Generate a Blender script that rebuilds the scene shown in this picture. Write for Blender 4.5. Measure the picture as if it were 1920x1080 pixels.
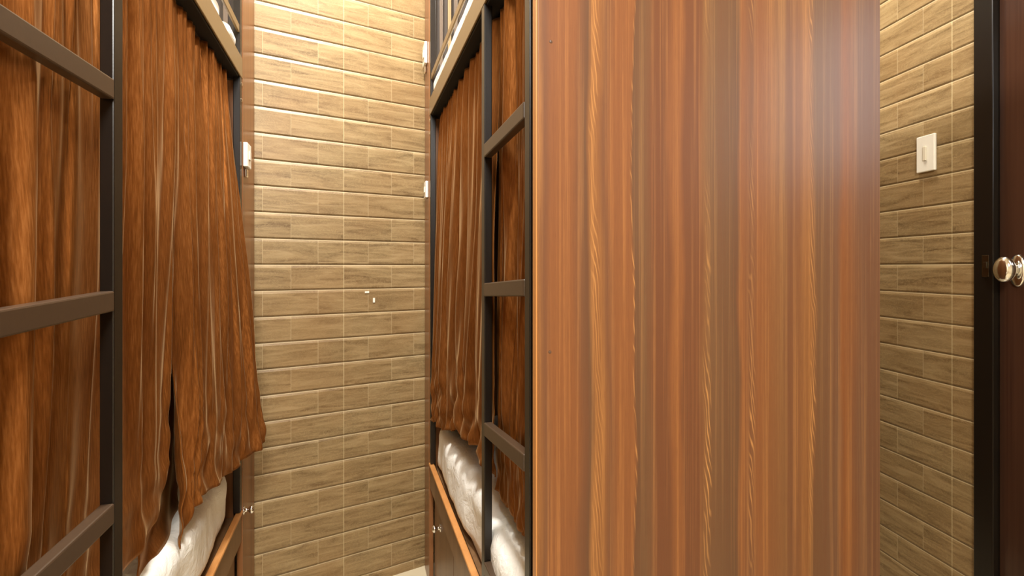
import bpy, bmesh, math, random
from mathutils import Vector, Matrix, noise
random.seed(7)
S = bpy.context.scene
for o in list(bpy.data.objects): bpy.data.objects.remove(o)
COL = S.collection
R = math.radians
# ---------------------------------------------------------------- camera
ALPHA = R(18.1); FPX = 900.0; HOR = 503.0; EYE = 1.33
CA, SA = math.cos(ALPHA), math.sin(ALPHA)
cam = bpy.data.cameras.new('camera'); co = bpy.data.objects.new('camera', cam); COL.objects.link(co)
co.location = (0, 0, EYE); co.rotation_euler = (R(90), 0, -ALPHA)
cam.sensor_width = 36; cam.lens = FPX / 1920 * 36
cam.shift_y = (HOR - 540) / 1920
cam.clip_start = .02
S.camera = co
S.view_settings.view_transform = 'Standard'; S.view_settings.look = 'None'
S.view_settings.gamma = 1; S.view_settings.use_curve_mapping = False
S.view_settings.exposure = 0.55
w = bpy.data.worlds.new('world'); S.world = w; w.use_nodes = True
w.node_tree.nodes['Background'].inputs[0].default_value = (1, .9, .78, 1)
w.node_tree.nodes['Background'].inputs[1].default_value = .05

def area(name, loc, target, sx, sy, power, col):
    l = bpy.data.lights.new(name, 'AREA'); l.shape = 'RECTANGLE'; l.size = sx; l.size_y = sy
    l.energy = power; l.color = col
    o = bpy.data.objects.new(name, l); COL.objects.link(o); o.location = loc
    d = Vector(target) - Vector(loc); o.rotation_euler = d.to_track_quat('-Z', 'Y').to_euler()
    return o
area('aisle_ceiling_light', (-.03, 1.45, 3.62), (-.03, 1.4, 0), .22, .5, 66, (1, .975, .93))
area('frontal_fill_light', (-.02, -.9, 2.75), (0, 1.5, .5), .5, .5, 52, (1, .97, .91))  # unseen fill added behind the camera to brighten sheets and tiles
area('passage_ceiling_light', (1.66, 1.5, 3.62), (1.75, 1.3, 0), .3, .5, 30, (1, .95, .84))
area('panel_glare_light', (1.84, .27, 2.02), (1.15, .86, 1.9), .3, .6, 2.4, (.86, .93, 1))  # unseen light added to lay a cool glare on the wood panel

# pixel -> vertical plane X = const (used to read real positions off the photo)
Q = FPX / CA; VX = 960 - FPX * math.tan(ALPHA)
def onX(px, X):
    zc = Q * X / (px - VX)
    return (zc - X * SA) / CA, zc
def pz(py, zc): return EYE + (HOR - py) / FPX * zc
def cam2w(xc, zc): return Vector((xc * CA + zc * SA, zc * CA - xc * SA))

# ---------------------------------------------------------------- node helper
class NT:
    def __init__(s, name):
        s.m = bpy.data.materials.new(name); s.m.use_nodes = True
        s.t = s.m.node_tree; s.n = s.t.nodes; s.b = s.n['Principled BSDF']
    def new(s, typ, **kw):
        n = s.n.new(typ)
        for k, v in kw.items(): setattr(n, k, v)
        return n
    def link(s, a, b): s.t.links.new(a, b)
    def put(s, sock, v):
        if isinstance(v, bpy.types.NodeSocket): s.link(v, sock)
        else: sock.default_value = v
    def math(s, op, a, b=0.0, c=0.0, clamp=False):
        n = s.new('ShaderNodeMath', operation=op); n.use_clamp = clamp
        s.put(n.inputs[0], a); s.put(n.inputs[1], b); s.put(n.inputs[2], c); return n.outputs[0]
    def obj(s): return s.new('ShaderNodeTexCoord').outputs['Object']
    def sep(s, v):
        n = s.new('ShaderNodeSeparateXYZ'); s.link(v, n.inputs[0]); return n.outputs
    def comb(s, x, y, z):
        n = s.new('ShaderNodeCombineXYZ')
        for i, v in enumerate((x, y, z)): s.put(n.inputs[i], v)
        return n.outputs[0]
    def scale(s, v, sc, loc=(0, 0, 0)):
        n = s.new('ShaderNodeMapping'); s.link(v, n.inputs[0]); n.inputs['Scale'].default_value = sc
        n.inputs['Location'].default_value = loc; return n.outputs[0]
    def noise(s, v, sc=1, det=3, rough=.5, dist=0):
        n = s.new('ShaderNodeTexNoise'); s.link(v, n.inputs['Vector']); n.inputs['Scale'].default_value = sc
        n.inputs['Detail'].default_value = det; n.inputs['Roughness'].default_value = rough
        n.inputs['Distortion'].default_value = dist; return n.outputs['Fac']
    def ramp(s, f, stops, interp='LINEAR'):
        n = s.new('ShaderNodeValToRGB'); s.put(n.inputs[0], f); r = n.color_ramp; r.interpolation = interp
        while len(r.elements) < len(stops): r.elements.new(.5)
        for e, (p, c) in zip(r.elements, stops): e.position = p
        for e, (p, c) in zip(r.elements, stops):
            e.position = p; e.color = (*c, 1) if len(c) == 3 else c
        return n.outputs[0]
    def mix(s, f, a, b, mode='MIX'):
        n = s.new('ShaderNodeMix', data_type='RGBA', blend_type=mode)
        s.put(n.inputs[0], f)
        for sock, v in ((n.inputs[6], a), (n.inputs[7], b)):
            s.put(sock, (*v, 1) if isinstance(v, tuple) and len(v) == 3 else v)
        return n.outputs[2]
    def grey(s, f): return s.comb(f, f, f)
    def bump(s, h, strength=.3, dist=.002):
        n = s.new('ShaderNodeBump'); s.link(h, n.inputs['Height']); n.inputs['Strength'].default_value = strength
        n.inputs['Distance'].default_value = dist; s.link(n.outputs[0], s.b.inputs['Normal']); return n
    def base(s, c): s.put(s.b.inputs['Base Color'], (*c, 1) if isinstance(c, tuple) else c)
    def set(s, **kw):
        for k, v in kw.items(): s.put(s.b.inputs[k.replace('_', ' ')], v)

def lin(r, g, b):
    f = lambda c: (c / 255) / 12.92 if c <= 10 else ((c / 255 + .055) / 1.055) ** 2.4
    return (f(r), f(g), f(b))

def tile_mat(name, gain=1.0):
    t = NT(name); o = t.obj(); x, y, z = t.sep(o)
    v = t.comb(x, z, 0.0)
    def brick(ms, sm):
        n = t.new('ShaderNodeTexBrick'); t.link(v, n.inputs['Vector'])
        n.offset = .5; n.offset_frequency = 2; n.squash = 1
        n.inputs['Scale'].default_value = 1; n.inputs['Mortar Size'].default_value = ms
        n.inputs['Mortar Smooth'].default_value = sm; n.inputs['Brick Width'].default_value = .2225
        n.inputs['Row Height'].default_value = .1126
        n.inputs['Color1'].default_value = (0, 0, 0, 1); n.inputs['Color2'].default_value = (1, 1, 1, 1)
        n.inputs['Mortar'].default_value = (.5, .5, .5, 1); return n
    b1 = brick(.0013, .3)
    # per brick value
    wv = t.scale(o, (7, 1, 34))
    per = t.sep(b1.outputs['Color'])[0]
    sh = t.comb(t.math('ADD', x, t.math('MULTIPLY', per, 9.0)), per, z)
    g1 = t.noise(t.scale(sh, (5, 4, 42)), 1, 4, .55, .9)
    g2 = t.noise(t.scale(sh, (14, 9, 30)), 1, 3, .6, 2.2)
    cloud = t.noise(o, 3.0, 2, .5)
    c = t.ramp(g1, [(.30, lin(116, 94, 62)), (.45, lin(150, 127, 88)), (.56, lin(166, 142, 100)), (.70, lin(186, 162, 118))])
    arc = t.math('SINE', t.math('MULTIPLY', g2, 42.0))
    c = t.mix(t.math('MULTIPLY', t.math('GREATER_THAN', arc, .5), .24), c, lin(205, 182, 130))
    c = t.mix(t.math('MULTIPLY', t.math('SUBTRACT', cloud, .35, clamp=True), .9), c, lin(168, 126, 78))
    c = t.mix(t.math('MULTIPLY', t.math('SUBTRACT', per, .5), .35), c, lin(120, 96, 58)) if False else t.mix(t.math('MULTIPLY', per, .22), c, lin(146, 112, 66))
    c = t.mix(t.math('MULTIPLY', b1.outputs['Fac'], .6), c, lin(212, 190, 146))
    # full height tile joint
    seam = t.math('PINGPONG', t.math('ADD', x, .0), .3337)
    sm = t.math('LESS_THAN', seam, .0016)
    c = t.mix(t.math('MULTIPLY', sm, .7), c, lin(215, 195, 148))
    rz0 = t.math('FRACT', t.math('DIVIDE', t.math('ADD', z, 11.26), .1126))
    c = t.mix(t.math('MULTIPLY', t.math('GREATER_THAN', rz0, .965), .4), c, lin(225, 205, 160))  # light grout line, also the bevel highlight painted along row tops
    c = t.mix(t.math('MULTIPLY', t.math('LESS_THAN', rz0, .03), .45), c, lin(96, 74, 46))  # shadow under each row's lower edge, painted into the colour
    c = t.mix(1.0, c, (.80, .79, .80), 'MULTIPLY')
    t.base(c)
    # relief: every row is a board whose lower edge stands proud of the next row's rounded top
    rz = t.math('FRACT', t.math('DIVIDE', t.math('ADD', z, 11.26), .1126))
    low = t.math('MULTIPLY', rz, 14.0, clamp=True)
    top = t.math('MULTIPLY', t.math('SUBTRACT', 1.0, rz), 9.0, clamp=True)
    h = t.math('MULTIPLY', t.math('SMOOTH_MIN', low, top, .3), 1.0)
    h = t.math('ADD', h, t.math('MULTIPLY', g1, .12))
    t.bump(h, .8, .006)
    t.set(Roughness=.42); t.b.inputs['Specular IOR Level'].default_value = .35
    return t.m

def wood_mat(name, dark, light, axis='x', fine=60, rough=.35):
    t = NT(name); o = t.obj()
    v = t.scale(o, (fine, fine, .9))
    w2 = t.scale(o, (fine * .16, fine * .16, .35))
    a = t.noise(v, 1, 3, .6, .3); b = t.noise(w2, 1, 2, .5, .4)
    f = t.math('ADD', t.math('MULTIPLY', a, .45), t.math('MULTIPLY', b, .65))
    t.base(t.ramp(f, [(.35, dark), (.75, light)]))
    t.set(Roughness=rough); t.bump(a, .08, .001)
    return t.m

def panel_mat(name):
    """striped walnut / plum laminate, grain upright"""
    t = NT(name); o = t.obj(); x, y, z = t.sep(o)
    wob = t.noise(t.scale(o, (9, 1, 1.7)), 1, 2, .5, .2)
    wob2 = t.noise(t.scale(o, (30, 1, 5)), 1, 2, .5, .2)
    xx = t.math('ADD', x, t.math('MULTIPLY', t.math('SUBTRACT', wob, .5), .05))
    xx = t.math('ADD', xx, t.math('MULTIPLY', t.math('SUBTRACT', wob2, .5), .006))
    def X(px):      # photo column -> panel position
        a = math.tan(math.atan((px - 960) / FPX) + ALPHA) * PY
        return (a - PX0) / PW
    A = lin(172, 106, 58); B = lin(142, 92, 60); Cc = lin(182, 120, 66); D = lin(120, 84, 58)
    E = lin(136, 82, 50); G = lin(136, 98, 66); H = lin(162, 112, 68); P = lin(140, 100, 74)
    st = [(1007, Cc), (1022, B), (1034, A), (1078, A), (1090, B), (1104, D), (1112, Cc), (1128, Cc), (1138, B), (1152, A),
          (1186, A), (1189, D), (1212, G), (1226, E), (1252, E), (1262, A), (1277, A), (1284, E), (1316, E), (1324, H),
          (1336, G), (1384, D), (1392, A), (1412, B), (1424, A), (1468, H), (1482, B), (1514, Cc), (1530, G), (1572, P), (1582, A), (1612, P)]
    col = t.ramp(t.math('DIVIDE', xx, PW), [(X(a), tuple(v * f for v, f in zip(c, (.55, .565, .555)))) for a, c in st])
    f1 = t.noise(t.scale(o, (330, 1, 1.6)), 1, 3, .65, .1)
    f2 = t.noise(t.scale(o, (900, 1, 22)), 1, 2, .6)
    f3 = t.noise(t.scale(o, (70, 1, .8)), 1, 2, .5)
    k = t.math('ADD', t.math('MULTIPLY', f1, .55), t.math('MULTIPLY', f3, .75))
    col = t.mix(t.math('MULTIPLY', t.math('SUBTRACT', .78, k, clamp=True), 1.3, clamp=True), col, lin(104, 56, 30))
    col = t.mix(t.math('MULTIPLY', t.math('SUBTRACT', k, .66, clamp=True), 1.1, clamp=True), col, lin(214, 148, 84))
    col = t.mix(t.math('MULTIPLY', t.math('SUBTRACT', .55, f2, clamp=True), 1.4), col, lin(96, 52, 28))
    # feather figure: short slanting lines inside four bands
    slant = t.math('SINE', t.math('ADD', t.math('MULTIPLY', x, 800.0), t.math('ADD', t.math('MULTIPLY', z, 120.0), t.math('MULTIPLY', wob2, 26.0))))
    slant = t.math('MULTIPLY', t.math('SUBTRACT', slant, .35, clamp=True), 1.5, clamp=True)
    mask = None
    for px, wd in ((1118, .012), (1329, .010), (1412, .012), (1521, .012), (1187, .004)):
        d = t.math('ABSOLUTE', t.math('SUBTRACT', t.math('DIVIDE', xx, PW), X(px)))
        m = t.math('SUBTRACT', 1.0, t.math('DIVIDE', d, wd), clamp=True)
        mask = m if mask is None else t.math('MAXIMUM', mask, m)
    vary = t.math('MULTIPLY', t.math('SUBTRACT', t.noise(t.scale(o, (1.5, 1, 2.6)), 1, 2), .36, clamp=True), 3.2, clamp=True)
    mm = t.math('MULTIPLY', t.math('MULTIPLY', mask, slant), vary)
    col = t.mix(t.math('MULTIPLY', mm, .75), col, lin(222, 160, 92))
    t.base(col); t.set(Roughness=.42); t.b.inputs['Specular IOR Level'].default_value = .5
    t.bump(f1, .05, .001)
    return t.m

def velvet(name):
    t = NT(name); o = t.obj(); x, y, z = t.sep(o)
    th = t.noise(t.scale(o, (150, 650, 26)), 1, 3, .6)
    bl = t.noise(t.scale(o, (9, 14, 2.2)), 1, 3, .55, .6)
    f = t.math('ADD', t.math('MULTIPLY', th, .7), t.math('MULTIPLY', bl, .3))
    col = t.ramp(f, [(.28, lin(92, 52, 20)), (.5, lin(126, 75, 33)), (.72, lin(158, 104, 56))])
    t.set(Sheen_Weight=.2)
    t.base(col); t.b.inputs['Sheen Tint'].default_value = (1, .70, .36, 1); t.b.inputs['Specular Tint'].default_value = (1, .70, .42, 1)
    t.set(Roughness=.46, Metallic=.5); t.b.inputs['Specular IOR Level'].default_value = .15; t.b.inputs['Sheen Roughness'].default_value = .28
    t.bump(th, .2, .001)
    return t.m

def plain(name, c, rough=.5, metal=0., nz=0., sc=40):
    t = NT(name)
    if nz:
        n = t.noise(t.scale(t.obj(), (sc, sc, sc)), 1, 3, .6)
        t.base(t.mix(t.math('MULTIPLY', n, nz), c, tuple(v * .55 for v in c))); t.bump(n, .1, .001)
    else: t.base(c)
    t.set(Roughness=rough, Metallic=metal); return t.m

def sheet_mat():
    t = NT('white_cotton'); o = t.obj()
    n = t.noise(t.scale(o, (600, 600, 600)), 1, 2); n2 = t.noise(o, 22, 4, .6, .7)
    t.base(t.mix(n2, lin(246, 244, 234), lin(253, 252, 246))); t.set(Roughness=.85)
    t.bump(t.math('ADD', t.math('MULTIPLY', n2, 1.0), t.math('MULTIPLY', n, .05)), .5, .012); return t.m

# ---------------------------------------------------------------- mesh helpers
def box(bm, a, b):
    x0, y0, z0 = [min(p, q) for p, q in zip(a, b)]; x1, y1, z1 = [max(p, q) for p, q in zip(a, b)]
    v = [bm.verts.new(p) for p in ((x0,y0,z0),(x1,y0,z0),(x1,y1,z0),(x0,y1,z0),(x0,y0,z1),(x1,y0,z1),(x1,y1,z1),(x0,y1,z1))]
    for f in ((3,2,1,0),(4,5,6,7),(0,1,5,4),(1,2,6,5),(2,3,7,6),(3,0,4,7)): bm.faces.new([v[i] for i in f])
def obj(name, bm, mat, parent=None, bevel=0., smooth=False, seg=2):
    me = bpy.data.meshes.new(name); bm.to_mesh(me); bm.free()
    o = bpy.data.objects.new(name, me); COL.objects.link(o)
    me.materials.append(mat)
    if parent: o.parent = parent
    if bevel:
        m = o.modifiers.new('bevel', 'BEVEL'); m.width = bevel; m.segments = seg; m.limit_method = 'ANGLE'
        m.harden_normals = False
    if smooth:
        for p in me.polygons: p.use_smooth = True
    return o
def boxobj(name, a, b, mat, parent=None, bevel=.0):
    bm = bmesh.new(); box(bm, a, b); return obj(name, bm, mat, parent, bevel)
def lathe(bm, prof, org, axis, seg=24, squash=(1, 1)):
    """prof = (radius, along); axis = unit vector"""
    ax = Vector(axis).normalized(); up = Vector((0, 0, 1))
    if abs(ax.z) > .9: up = Vector((1, 0, 0))
    s1 = ax.cross(up).normalized(); s2 = s1.cross(ax)
    rings = []
    for r, h in prof:
        rings.append([bm.verts.new(Vector(org) + ax * h + s1 * (math.cos(2*math.pi*k/seg) * r * squash[0]) + s2 * (math.sin(2*math.pi*k/seg) * r * squash[1])) for k in range(seg)])
    for a, b in zip(rings, rings[1:]):
        for k in range(seg): bm.faces.new((a[k], a[(k+1) % seg], b[(k+1) % seg], b[k]))
    bm.faces.new(rings[0][::-1]); bm.faces.new(rings[-1])
    bmesh.ops.recalc_face_normals(bm, faces=bm.faces)
def tag(o, label=None, cat=None, group=None, kind=None):
    for k, v in (('label', label), ('category', cat), ('group', group), ('kind', kind)):
        if v: o[k] = v
    return o
def empty(name, loc):
    o = bpy.data.objects.new(name, None); COL.objects.link(o); o.location = loc; o.empty_display_size = .05; return o
def lerp(a, b, t): return a + (b - a) * t
def interp(pts, u):
    for (u0, *a), (u1, *b) in zip(pts, pts[1:]):
        if u <= u1:
            t = (u - u0) / (u1 - u0); return [lerp(p, q, t) for p, q in zip(a, b)]
    return list(pts[-1][1:])

# ---------------------------------------------------------------- room
XR, XL = .331, -.404
P0 = Vector((XR, 2.43)); WD = Vector((math.sin(R(78.6)), math.cos(R(78.6))))
PX0, PY, PX1 = .331, .8645, 1.262; PW = PX1 - PX0
CEIL = 3.70; FZ = -.165
M = {}
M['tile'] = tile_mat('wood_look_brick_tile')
M['metal'] = plain('dark_brown_painted_steel', lin(25, 19, 14), .3, 0, .3, 90)
M['rung'] = plain('lit_brown_steel', lin(74, 57, 42), .34, 0, .35, 90)  # ladder steel made lighter: light on the rung fronts is in the colour
M['metal_beige'] = plain('reflection_beige_steel', lin(132, 108, 74), .35, 0, .25, 60)  # beige holds the grazing reflection of dark rail metal
M['grey_metal'] = plain('grey_brown_steel', lin(104, 90, 78), .35, .2, .2)
M['black'] = plain('shaded_black_steel', lin(18, 14, 10), .7)  # dark paint with the rail's underside shadow in its colour
M['endgrey'] = plain('grey_brown_board', lin(62, 50, 40), .5)
M['brass'] = plain('brass', lin(128, 106, 70), .5, 0)
M['chrome'] = plain('chrome', (.85, .84, .82), .12, 1)
M['white'] = plain('white_plastic', lin(244, 240, 226), .4)
M['panelwood'] = panel_mat('striped_plum_laminate')
M['wood'] = wood_mat('red_brown_laminate', lin(100, 60, 34), lin(156, 104, 62), fine=70, rough=.3)
M['edge'] = wood_mat('light_orange_edging', lin(178, 118, 62), lin(206, 146, 86), fine=30)
M['drawer'] = wood_mat('brown_laminate', lin(104, 74, 48), lin(138, 104, 70), fine=50, rough=.4)
M['door'] = wood_mat('dark_walnut_door', lin(42, 26, 18), lin(74, 48, 35), fine=80, rough=.18)
M['blackframe'] = plain('black_lacquer', lin(22, 17, 12), .3)
M['velvet'] = velvet('brown_velvet')
M['sheet'] = sheet_mat()
M['floor'] = plain('cream_floor_tile', lin(214, 200, 168), .2, 0, .15, 3)
M['paint'] = plain('cream_paint', lin(226, 214, 188), .8)

def struct(o): o['kind'] = 'structure'; return o
# back wall of brick-look tile
wb = None
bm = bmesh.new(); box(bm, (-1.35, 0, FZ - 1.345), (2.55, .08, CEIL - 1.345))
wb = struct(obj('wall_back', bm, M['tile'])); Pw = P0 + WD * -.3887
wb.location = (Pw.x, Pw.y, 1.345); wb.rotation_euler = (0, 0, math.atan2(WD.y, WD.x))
# right wall
def onRW(px):
    r = (px - 960) / FPX; zc = 1.829 / (r + .111); return cam2w(r * zc, zc)
RW0 = onRW(1785); RD = (onRW(1700) - onRW(1860)).normalized(); RN = Vector((-RD.y, RD.x))  # RN points into the room
ang = math.atan2(RD.y, RD.x)
edge = (onRW(1830) - RW0).dot(RD)
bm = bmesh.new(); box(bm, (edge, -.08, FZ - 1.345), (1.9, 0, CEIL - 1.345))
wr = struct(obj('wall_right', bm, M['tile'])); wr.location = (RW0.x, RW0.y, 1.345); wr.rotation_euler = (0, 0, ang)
DW = .80; d1 = (onRW(1868) - RW0).dot(RD)
def onwall(bm, mat, name, parent=None, bevel=0):
    o = obj(name, bm, mat, parent, bevel)
    if not parent: o.location = (RW0.x, RW0.y, 0); o.rotation_euler = (0, 0, ang)
    return o
bm = bmesh.new()   # wall round the door, in cream paint
box(bm, (edge - .9, -.08, 2.52), (edge, 0, CEIL)); box(bm, (-3.4, -.08, FZ), (edge - .94, 0, CEIL))
struct(onwall(bm, M['paint'], 'trim_1'))
dr = empty('door_1', (RW0.x, RW0.y, 0)); dr.rotation_euler = (0, 0, ang); struct(dr)
bm = bmesh.new(); box(bm, (d1 - DW, -.05, FZ + .01), (d1, -.012, 2.44)); onwall(bm, M['door'], 'door_leaf', dr, .002)
bm = bmesh.new()
box(bm, (d1 + .001, -.06, FZ), (edge - .001, .012, 2.51)); box(bm, (d1 - DW - .07, -.06, FZ), (d1 - DW - .001, .012, 2.51))
box(bm, (d1 - DW - .001, -.06, 2.445), (d1 + .001, .012, 2.51))
onwall(bm, M['blackframe'], 'door_frame', dr, .003)
bm = bmesh.new(); box(bm, (d1 - .105, -.012, 0.06), (d1 - .100, -.0105, 2.40)); onwall(bm, M['blackframe'], 'door_groove', dr)
kx = (onRW(1903) - RW0).dot(RD)
kn = None
bm = bmesh.new(); lathe(bm, [(.030, 0), (.031, .003), (.028, .007), (.016, .010)], (kx, -.012, 1.322), (0, 1, 0), 28, (.8, 1.75))
rose = onwall(bm, M['chrome'], 'door_handle', dr)
bm = bmesh.new(); lathe(bm, [(.010, 0), (.010, .018), (.020, .024), (.027, .032), (.030, .042), (.028, .052), (.019, .060), (.006, .063)], (kx, -.003, 1.326), (0, 1, 0), 28, (1, 1.45))
k = onwall(bm, M['chrome'], 'knob', rose)
for p in list(k.data.polygons): p.use_smooth = True
for p in list(rose.data.polygons): p.use_smooth = True
bm = bmesh.new(); box(bm, (d1 + .012, .012, 1.30), (d1 + .034, .0145, 1.375)); box(bm, (d1 + .016, .0145, 1.33), (d1 + .026, .019, 1.352))
onwall(bm, plain('dull_steel', lin(120, 112, 96), .25, 1), 'strike_plate', dr, .001)
# left, rear walls, floor, ceiling
struct(boxobj('wall_left', (-1.48, -1.75, FZ), (-1.40, 2.22, CEIL), M['paint']))
struct(boxobj('wall_rear', (-1.48, -1.83, FZ), (2.2, -1.75, CEIL), M['paint']))
struct(boxobj('floor', (-1.6, -1.9, FZ - .05), (2.8, 3.2, FZ), M['floor']))
struct(boxobj('ceiling', (-1.6, -1.9, CEIL), (2.8, 3.2, CEIL + .05), M['paint']))

# ---------------------------------------------------------------- bunk beds
def bunk(s, X, y0, y1, yw, width, label, ladder, slack):
    """s=+1: aisle on the -X side (right bunk). s=-1: left bunk. x = X + s*d, d measured from the aisle face"""
    root = empty('bunk_bed', (X + s * width / 2, (y0 + y1) / 2, 0)); off = Vector(root.location)
    tag(root, label, 'bunk bed')
    def bx(name, d0, d1, ya, yb, za, zb, mat, par=root, bev=.002):
        o = boxobj(name, (X + s*d0 - off.x, ya - off.y, za), (X + s*d1 - off.x, yb - off.y, zb), mat, par, bev); return o
    # uprights
    bx('post', .002, .026, y1 - .03, y1, .42, 2.95, M['metal'])
    bx('post', width - .03, width, y1 - .03, y1, FZ, 2.95, M['metal'])
    bx('post', width - .03, width, y0 + .02, y0 + .05, FZ, 2.95, M['metal'])
    for zb_ in (1.97, 2.03):
        bm = bmesh.new(); lathe(bm, [(.007, 0), (.007, .002), (.004, .004)], (X + s*.002 - off.x, y1 - .015 - off.y, zb_ - .01), (-s, 0, 0), 12)
        obj('bolt', bm, M['chrome'], root)
    # upper bunk tray
    bx('side_rail', 0, .006, y0 + .02, y1, 2.045, 2.122, M['metal_beige'])
    bx('rail_shade_strip', .007, .052, y0 + .021, y1 - .001, 2.040, 2.062, M['black'])  # strip added for the rail's dark, shadowed underside
    bx('deck', .008, width - .031, y0 + .021, y1 - .031, 2.092, 2.120, M['metal'])
    bx('guard_rail', .004, .012, y0 + .08, y1 - .031, 2.205, 2.235, M['metal_beige'])
    for yy in (y0 + .1, y0 + .4):
        bx('guard_post', .005, .011, yy, yy + .014, 2.123, 2.204, M['metal'])
    bx('end_rail', .027, width - .031, y1 - .024, y1 - .004, 2.86, 2.89, M['metal'])
    bars = [(.045, M['grey_metal']), (.085, M['brass']), (.115, M['grey_metal']), (.175, M['metal']), (.235, M['grey_metal'])]
    for d, m in bars: bx('guard_bar', d, d + .016, y1 - .020, y1 - .006, 2.123, 2.859, m)
    # lower bunk
    bx('deck', .03, width - .031, y0 + .021, y1 - .001, .375, .395, M['drawer'])
    bx('ledge_board', .003, .017, y0 + .02, y1 - .002, .30, .405, M['drawer'])
    bx('ledge_edging', -.003, .020, y0 + .02, y1 + .0, .406, .418, M['edge'], bev=.004)
    n = 3; L = y1 - y0 - .04
    for k in range(n):
        a = y0 + .02 + L * k / n; b = a + L / n - .004
        dr_ = bx('locker_door', .022, .038, a, b, FZ + .03, .374, M['drawer'], bev=.002)
    for k in range(n):
        pass
    bx('plinth', .045, width - .04, y0 + .03, y1 - .01, FZ, FZ + .029, M['drawer'])
    # end boards
    bx('end_board', 0, .02, y1 + .001, yw, FZ, 2.98, M['wood'])
    bx('end_board', .03, width, y1 + .004, y1 + .018, FZ, 2.038, M['wood'])
    bx('end_board', .03, width, y1 + .004, y1 + .018, 2.04, 2.95, M['endgrey'])
    bx('back_light_block', width + .001, width + .013, y0 + .02, y1, FZ, 2.6, M['wood'])  # unseen board added to block light and keep the bunk interior dark
    # ladder
    lx, ya, yb, rot = ladder
    ld = empty('ladder', (lx - off.x, yb - off.y, 0)); ld.parent = root; ld.rotation_euler = (0, 0, rot)
    w = yb - ya
    boxobj('stile', (0, -.030, FZ), (s * .022, 0, 2.044), M['metal'], ld, .002)
    boxobj('stile', (0, -w, FZ), (s * .022, -w + .030, 2.044), M['metal'], ld, .002)
    for zt, dz in zip((1.664, 1.29, .915, .54, .165), slack):   # hand-welded: rungs sit slightly out of level
        bm = bmesh.new(); box(bm, (-s*.002, -w + .031, zt - .036), (s * .020, -.031, zt))
        for v in bm.verts:
            if v.co.y < -w / 2: v.co.z += dz
        obj('rung', bm, M['rung'], ld, .003)
    return root, off
br, offr = bunk(1, XR, PY, 2.264, 2.415, PX1 - XR - .03, 'right-hand bunk bed with dark steel ladder, behind the big striped wood panel', (XR, .900, 1.283, 0), (.010, .018, .032, .01, 0))
bl, offl = bunk(-1, XL, .30, 2.04, 2.262, .93, 'left-hand bunk bed with dark steel ladder across the left edge', (XL + .0, .66, 1.057, R(-4.0)), (-.002, -.016, -.014, 0, 0))

# big end panel
pan = empty('partition_panel', (PX0, PY, 0))
bm = bmesh.new(); box(bm, (0.004, 0, FZ), (PW, .018, 2.98)); obj('board', bm, M['panelwood'], pan, .001)
bm = bmesh.new(); box(bm, (0, 0, FZ), (.0035, .018, 2.98)); o = obj('edge_banding', bm, M['edge'], pan, .0008); o['label'] = 'light orange edge strip'
for px, py in ((1033, 78), (1031, 660)):
    a = math.tan(math.atan((px - 960) / FPX) + ALPHA) * PY; zc = PY * CA + a * SA
    bm = bmesh.new(); lathe(bm, [(.0035, 0), (.003, .0008), (.001, .0012)], (a - PX0, 0, pz(py, zc)), (0, -1, 0), 12)
    obj('screw_cap', bm, plain('dull_brown_cap', lin(92, 66, 50), .4), pan)
tag(pan, 'tall glossy striped brown wood panel closing the near end of the right bunk', 'panel')

# ---------------------------------------------------------------- mattresses
def mattress(name, s, xf, xb, y0, y1, z0, z1, amp, label, seed, group=None, r=.06):
    """rounded slab with rumpled cover; s gives the side facing the aisle"""
    off = Vector((seed * 3.1, seed * 1.7, 0)); cx, cy = (xf + xb) / 2, (y0 + y1) / 2
    hx, hy, hz = abs(xb - xf) / 2, (y1 - y0) / 2, (z1 - z0) / 2
    bm = bmesh.new(); NX, NY, NZ = 46, 90, 12
    bmesh.ops.create_cube(bm, size=2)
    def face(nu, nv, f):
        g = [[bm.verts.new(f(lerp(-1, 1, i / nu), lerp(-1, 1, j / nv))) for j in range(nv + 1)] for i in range(nu + 1)]
        for i in range(nu):
            for j in range(nv): bm.faces.new((g[i][j], g[i+1][j], g[i+1][j+1], g[i][j+1]))
    bm.clear()
    face(NX, NY, lambda a, b: Vector((a, b, 1))); face(NX, NY, lambda a, b: Vector((a, -b, -1)))
    face(NY, NZ, lambda a, b: Vector((1, a, b))); face(NY, NZ, lambda a, b: Vector((-1, -a, b)))
    face(NX, NZ, lambda a, b: Vector((-a, 1, b))); face(NX, NZ, lambda a, b: Vector((a, -1, b)))
    bmesh.ops.remove_doubles(bm, verts=bm.verts, dist=1e-4)
    for v in bm.verts:
        p = Vector((v.co.x * hx, v.co.y * hy, v.co.z * hz))
        q = Vector((max(-hx + r, min(hx - r, p.x)), max(-hy + r, min(hy - r, p.y)), max(-hz + r, min(hz - r, p.z))))
        d = p - q
        if d.length > 1e-6: n = d.normalized(); p = q + n * r
        else: n = Vector((0, 0, 1 if v.co.z > 0 else -1))
        wpt = Vector((p.x + cx, p.y + cy, p.z)) + off
        k = noise.noise(wpt * 4.5) * .8 + noise.noise(Vector((wpt.x * 5, wpt.y * 11, wpt.z * 4 + 4))) * .3 + noise.noise(wpt * 24) * .08
        low = 0 if v.co.z < -.9 else 1
        p += n * (amp * k * low)
        v.co = Vector((p.x, p.y, p.z))
    bmesh.ops.recalc_face_normals(bm, faces=bm.faces)
    o = obj(name, bm, M['sheet'], None, 0, True); o.location = (cx, cy, (z0 + z1) / 2)
    tag(o, label, 'mattress', group); return o
mattress('mattress', 1, XR + .026, XR + .84, PY + .05, 2.222, .397, .63, .022, 'white sheeted mattress on the lower right bunk under the curtain hems', 1)
mattress('mattress', -1, XL - .028, XL - .86, .36, 1.985, .397, .625, .024, 'white sheeted mattress on the lower left bunk, puffed beside the curtain', 2)
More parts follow.
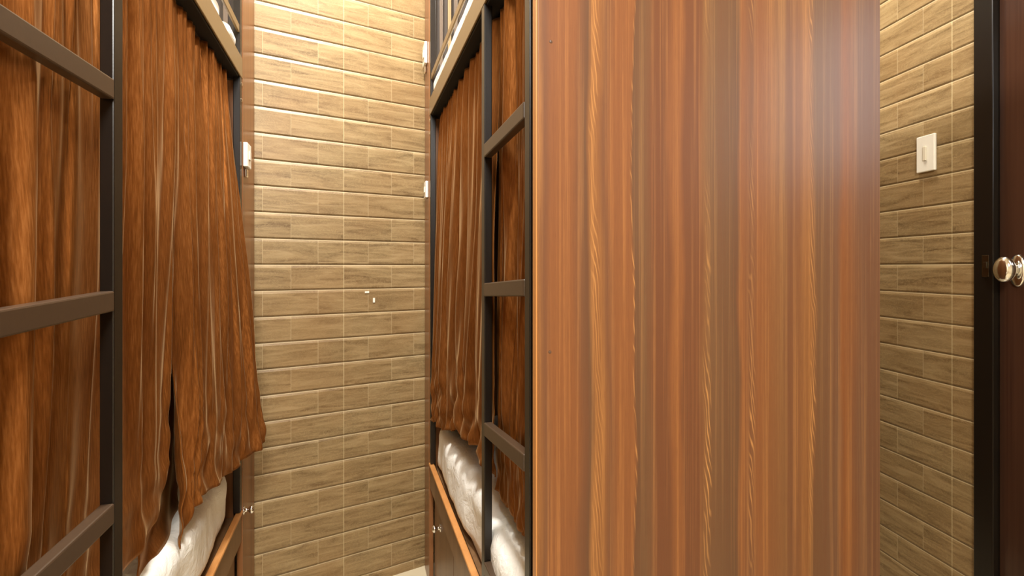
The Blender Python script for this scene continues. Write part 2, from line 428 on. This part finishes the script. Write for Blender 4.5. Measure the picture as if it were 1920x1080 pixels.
mattress('mattress', 1, XR + .010, XR + .83, PY + .06, 2.215, 2.124, 2.192, .003, 'white mattress edge on the upper right bunk above the beige rail', 3, r=.02)
mattress('mattress', -1, XL - .012, XL - .84, .36, 1.80, 2.122, 2.20, .014, 'white mattress edge on the upper left bunk at top of frame', 4, r=.025)
mattress('pillow', -1, XL - .006, XL - .20, 1.86, 1.985, 2.123, 2.18, .006, 'small white pillow corner at the wall end of the upper left bunk', 5, r=.025)
bpy.data.objects['pillow']['category'] = 'pillow'

# ---------------------------------------------------------------- curtains
def curtain(name, label, ctl, ztop, folds, mat, seed, group=None, side=1, crum=.014, ex=1.8, ey=1.3, amp=.010):
    """ctl rows: u, ytop, xtop, ybot, xbot, zbot ; folds: number of pleats; side = +1 when the aisle lies toward -X"""
    NU, NV = 420, 150
    rnd = random.Random(seed); ph = [rnd.uniform(0, 6.28) for _ in range(8)]
    bm = bmesh.new(); rows = []
    for i in range(NU + 1):
        u = i / NU; yt, xt, yb, xb, zb = interp(ctl, u); col = []
        wu = u + .018 * math.sin(u * 9 + ph[0]) + .010 * math.sin(u * 23 + ph[1])
        for j in range(NV + 1):
            v = j / NV
            y = lerp(yt, yb, v ** ey); x = lerp(xt, xb, v ** ex); z = lerp(ztop, zb, v)
            fine = math.sin(wu * folds * 2.3 * 2 * math.pi + ph[2]) * .006 * max(0, 1 - v * 2.2)
            drift = .25 * math.sin(v * 2.2 + u * 5 + ph[3]) + .7 * noise.noise(Vector((u * 4, v * 1.3, seed)))
            pw = wu + .035 * noise.noise(Vector((u * 9, v * .5, seed + 20)))
            s1 = math.sin(pw * folds * 2 * math.pi + drift * 2.0 + ph[4])
            s1 = 1 - 2 * abs(1 - (s1 + 1) / 2) ** 1.6
            a = amp * (.9 + 1.0 * min(v, .8)) * max(.15, .6 + 2.0 * noise.noise(Vector((u * 6, v * 1.0, seed + 5))))
            s2 = noise.noise(Vector((u * 26 + v * 3, v * 1.4, seed + 9))) * .016 * (.3 + v)
            rest = 1 - .8 * max(0, (v - .8) / .2)
            crumple = noise.noise(Vector((u * 20, z * 14, seed + 2))) * crum * max(0, v - .78) / .22
            d = fine + (s1 * a + s2) * rest + crumple
            y2 = y + .006 * math.cos(wu * folds * 2 * math.pi + ph[4])
            col.append(bm.verts.new((x - side * d, y2, z + .008 * noise.noise(Vector((u * 9, 3, seed))) * v)))
        rows.append(col)
    for a, b in zip(rows, rows[1:]):
        for j in range(NV): bm.faces.new((a[j], b[j], b[j+1], a[j+1]))
    o = obj(name, bm, mat, None, 0, True)
    m = o.modifiers.new('thick', 'SOLIDIFY'); m.thickness = .003; m.offset = 0
    tag(o, label, 'curtain', group); return o
Y = lambda px, X: onX(px, X)[0]
# left: near curtain behind the ladder
c = [(0, .40, -.462, .42, -.472, .66), (.60, 1.02, -.460, 1.00, -.466, .69), (.80, 1.22, -.456, Y(250, -.45), -.450, .705),
     (.90, 1.33, -.452, Y(292, -.448), -.448, .735), (1, Y(319, -.450), -.450, Y(316, -.440), -.440, .845)]
curtain('curtain', 'brown velvet curtain behind the left bunk ladder, at the left edge', c, 2.035, 13, M['velvet'], 1, None, -1, .014, 1.8, 1.3, .0075)
c = [(0, 1.34, -.475, Y(262, -.465), -.465, .620), (.155, 1.44, -.470, Y(336, -.495), -.495, .622), (.18, 1.46, -.453, Y(343, -.428), -.428, .60), (.26, 1.52, -.452, Y(354, -.425), -.425, .665),
     (.45, 1.68, -.450, Y(385, -.40), -.400, .70), (.75, 1.84, -.448, Y(440, -.38), -.380, .665), (1, 1.995, -.446, 1.96, -.312, .692)]
curtain('curtain', 'brown velvet curtain at the wall end of the left bunk, swinging out over the aisle', c, 2.035, 9, M['velvet'], 2, None, -1, .02, 1.0, 1.0)
# right: far and near
c = [(0, 2.215, .378, 2.235, .334, .632), (.35, 1.95, .380, 2.0, .345, .655), (.6, 1.68, .380, 1.72, .352, .74), (.8, 1.45, .381, 1.48, .358, .765), (1, 1.275, .381, 1.265, .366, .76)]
curtain('curtain', 'brown velvet curtain at the wall end of the right bunk, crumpled above the white sheet', c, 2.030, 9, M['velvet'], 3, None, 1, .03, .7, 1.0)
c = [(0, 1.255, .384, Y(932, .385), .385, .70), (.5, 1.08, .384, 1.08, .385, .69), (1, .91, .384, .93, .385, .69)]
curtain('curtain', 'dim brown velvet curtain seen through the right bunk ladder', c, 2.030, 8, M['velvet'], 4, None, 1)

# ---------------------------------------------------------------- small fittings
def sidebox(name, label, cat, s, X, px, py0, py1, wy, t=.014, chrome=None, group=None):
    y, zc = onX(px, X); za, zb = pz(py1, zc), pz(py0, zc)
    r = empty(name, (X, y, (za + zb) / 2)); h = (zb - za) / 2
    boxobj('plate', (-s*.0005, -wy/2, -h), (-s * t, wy/2, h), M['white'], r, .003)
    boxobj('rocker', (-s * (t + .0005), -wy*.22, -h*.35), (-s * (t + .004), wy*.22, h*.35), M['white'], r, .002)
    if chrome:
        boxobj('latch', (-s*.0005, -.012, -h - .035), (-s * .010, .012, -h - .004), M['chrome'], r, .003)
    tag(r, label, cat, group)
sidebox('switch_plate', 'white switch plate on the end board of the left bunk', 'switch', -1, XL, 459, 270, 315, .07, .016, True)
sidebox('switch_plate', 'upper white switch plate on the end board of the right bunk, near the top', 'switch', 1, XR, 799.5, 84, 124, .075, .014, True)
sidebox('switch_plate', 'lower white switch plate on the end board of the right bunk', 'switch', 1, XR, 801, 341, 372, .06, .012)
def knob_on(parent_off, parent, s, X, px, py, name='locker_lock'):
    y, zc = onX(px, X); z = pz(py, zc)
    bm = bmesh.new(); lathe(bm, [(.016, 0), (.016, .003), (.007, .005), (.007, .016), (.014, .022), (.015, .030), (.009, .036)], (X - parent_off.x, y - parent_off.y, z), (-s, 0, 0), 18)
    o = obj(name, bm, M['chrome'], parent, 0, True)
knob_on(offr, br, 1, XR + .022, 826, 990); knob_on(offl, bl, -1, XL, 457, 957)
# wall switch on the right wall
pA, pB = onRW(1723), onRW(1757); a = (pA - RW0).dot(RD); b = (pB - RW0).dot(RD); m = (a + b) / 2
zc = 1.829 / ((1740 - 960) / FPX + .111); zt, zb = pz(254, zc), pz(322, zc)
ctr = RW0 + RD * m
r = empty('wall_switch', (ctr.x, ctr.y, (zt + zb) / 2)); r.rotation_euler = (0, 0, ang)
hw, h = abs(a - b) / 2, (zt - zb) / 2
boxobj('plate', (-hw, .0005, -h), (hw, .012, h), M['white'], r, .003)
boxobj('rocker', (-.007, .0125, -.028), (.007, .017, .028), plain('ivory_plastic', lin(226, 218, 196), .35), r, .002)
tag(r, 'white light switch on the tiled wall at right, left of the black door frame', 'switch')
# small flat white marks on the back wall
for (px, py, sx, sz, lb) in ((688, 548, .010, .004, 'upper small white mark on the tiled back wall'), (701, 563, .005, .011, 'lower small white mark on the tiled back wall')):
    tn = math.tan(math.atan((px - 960) / FPX) + ALPHA); rr = (tn * P0.y - P0.x) / (WD.x - tn * WD.y); p = P0 + WD * rr
    zc = p.y * CA + p.x * SA
    bm = bmesh.new(); box(bm, (-sx, -.003, -sz), (sx, -.0003, sz))
    o = obj('white_mark', bm, M['white'], None, .0008); o.location = (p.x, p.y, pz(py, zc)); o.rotation_euler = wb.rotation_euler
    tag(o, lb, 'tape')
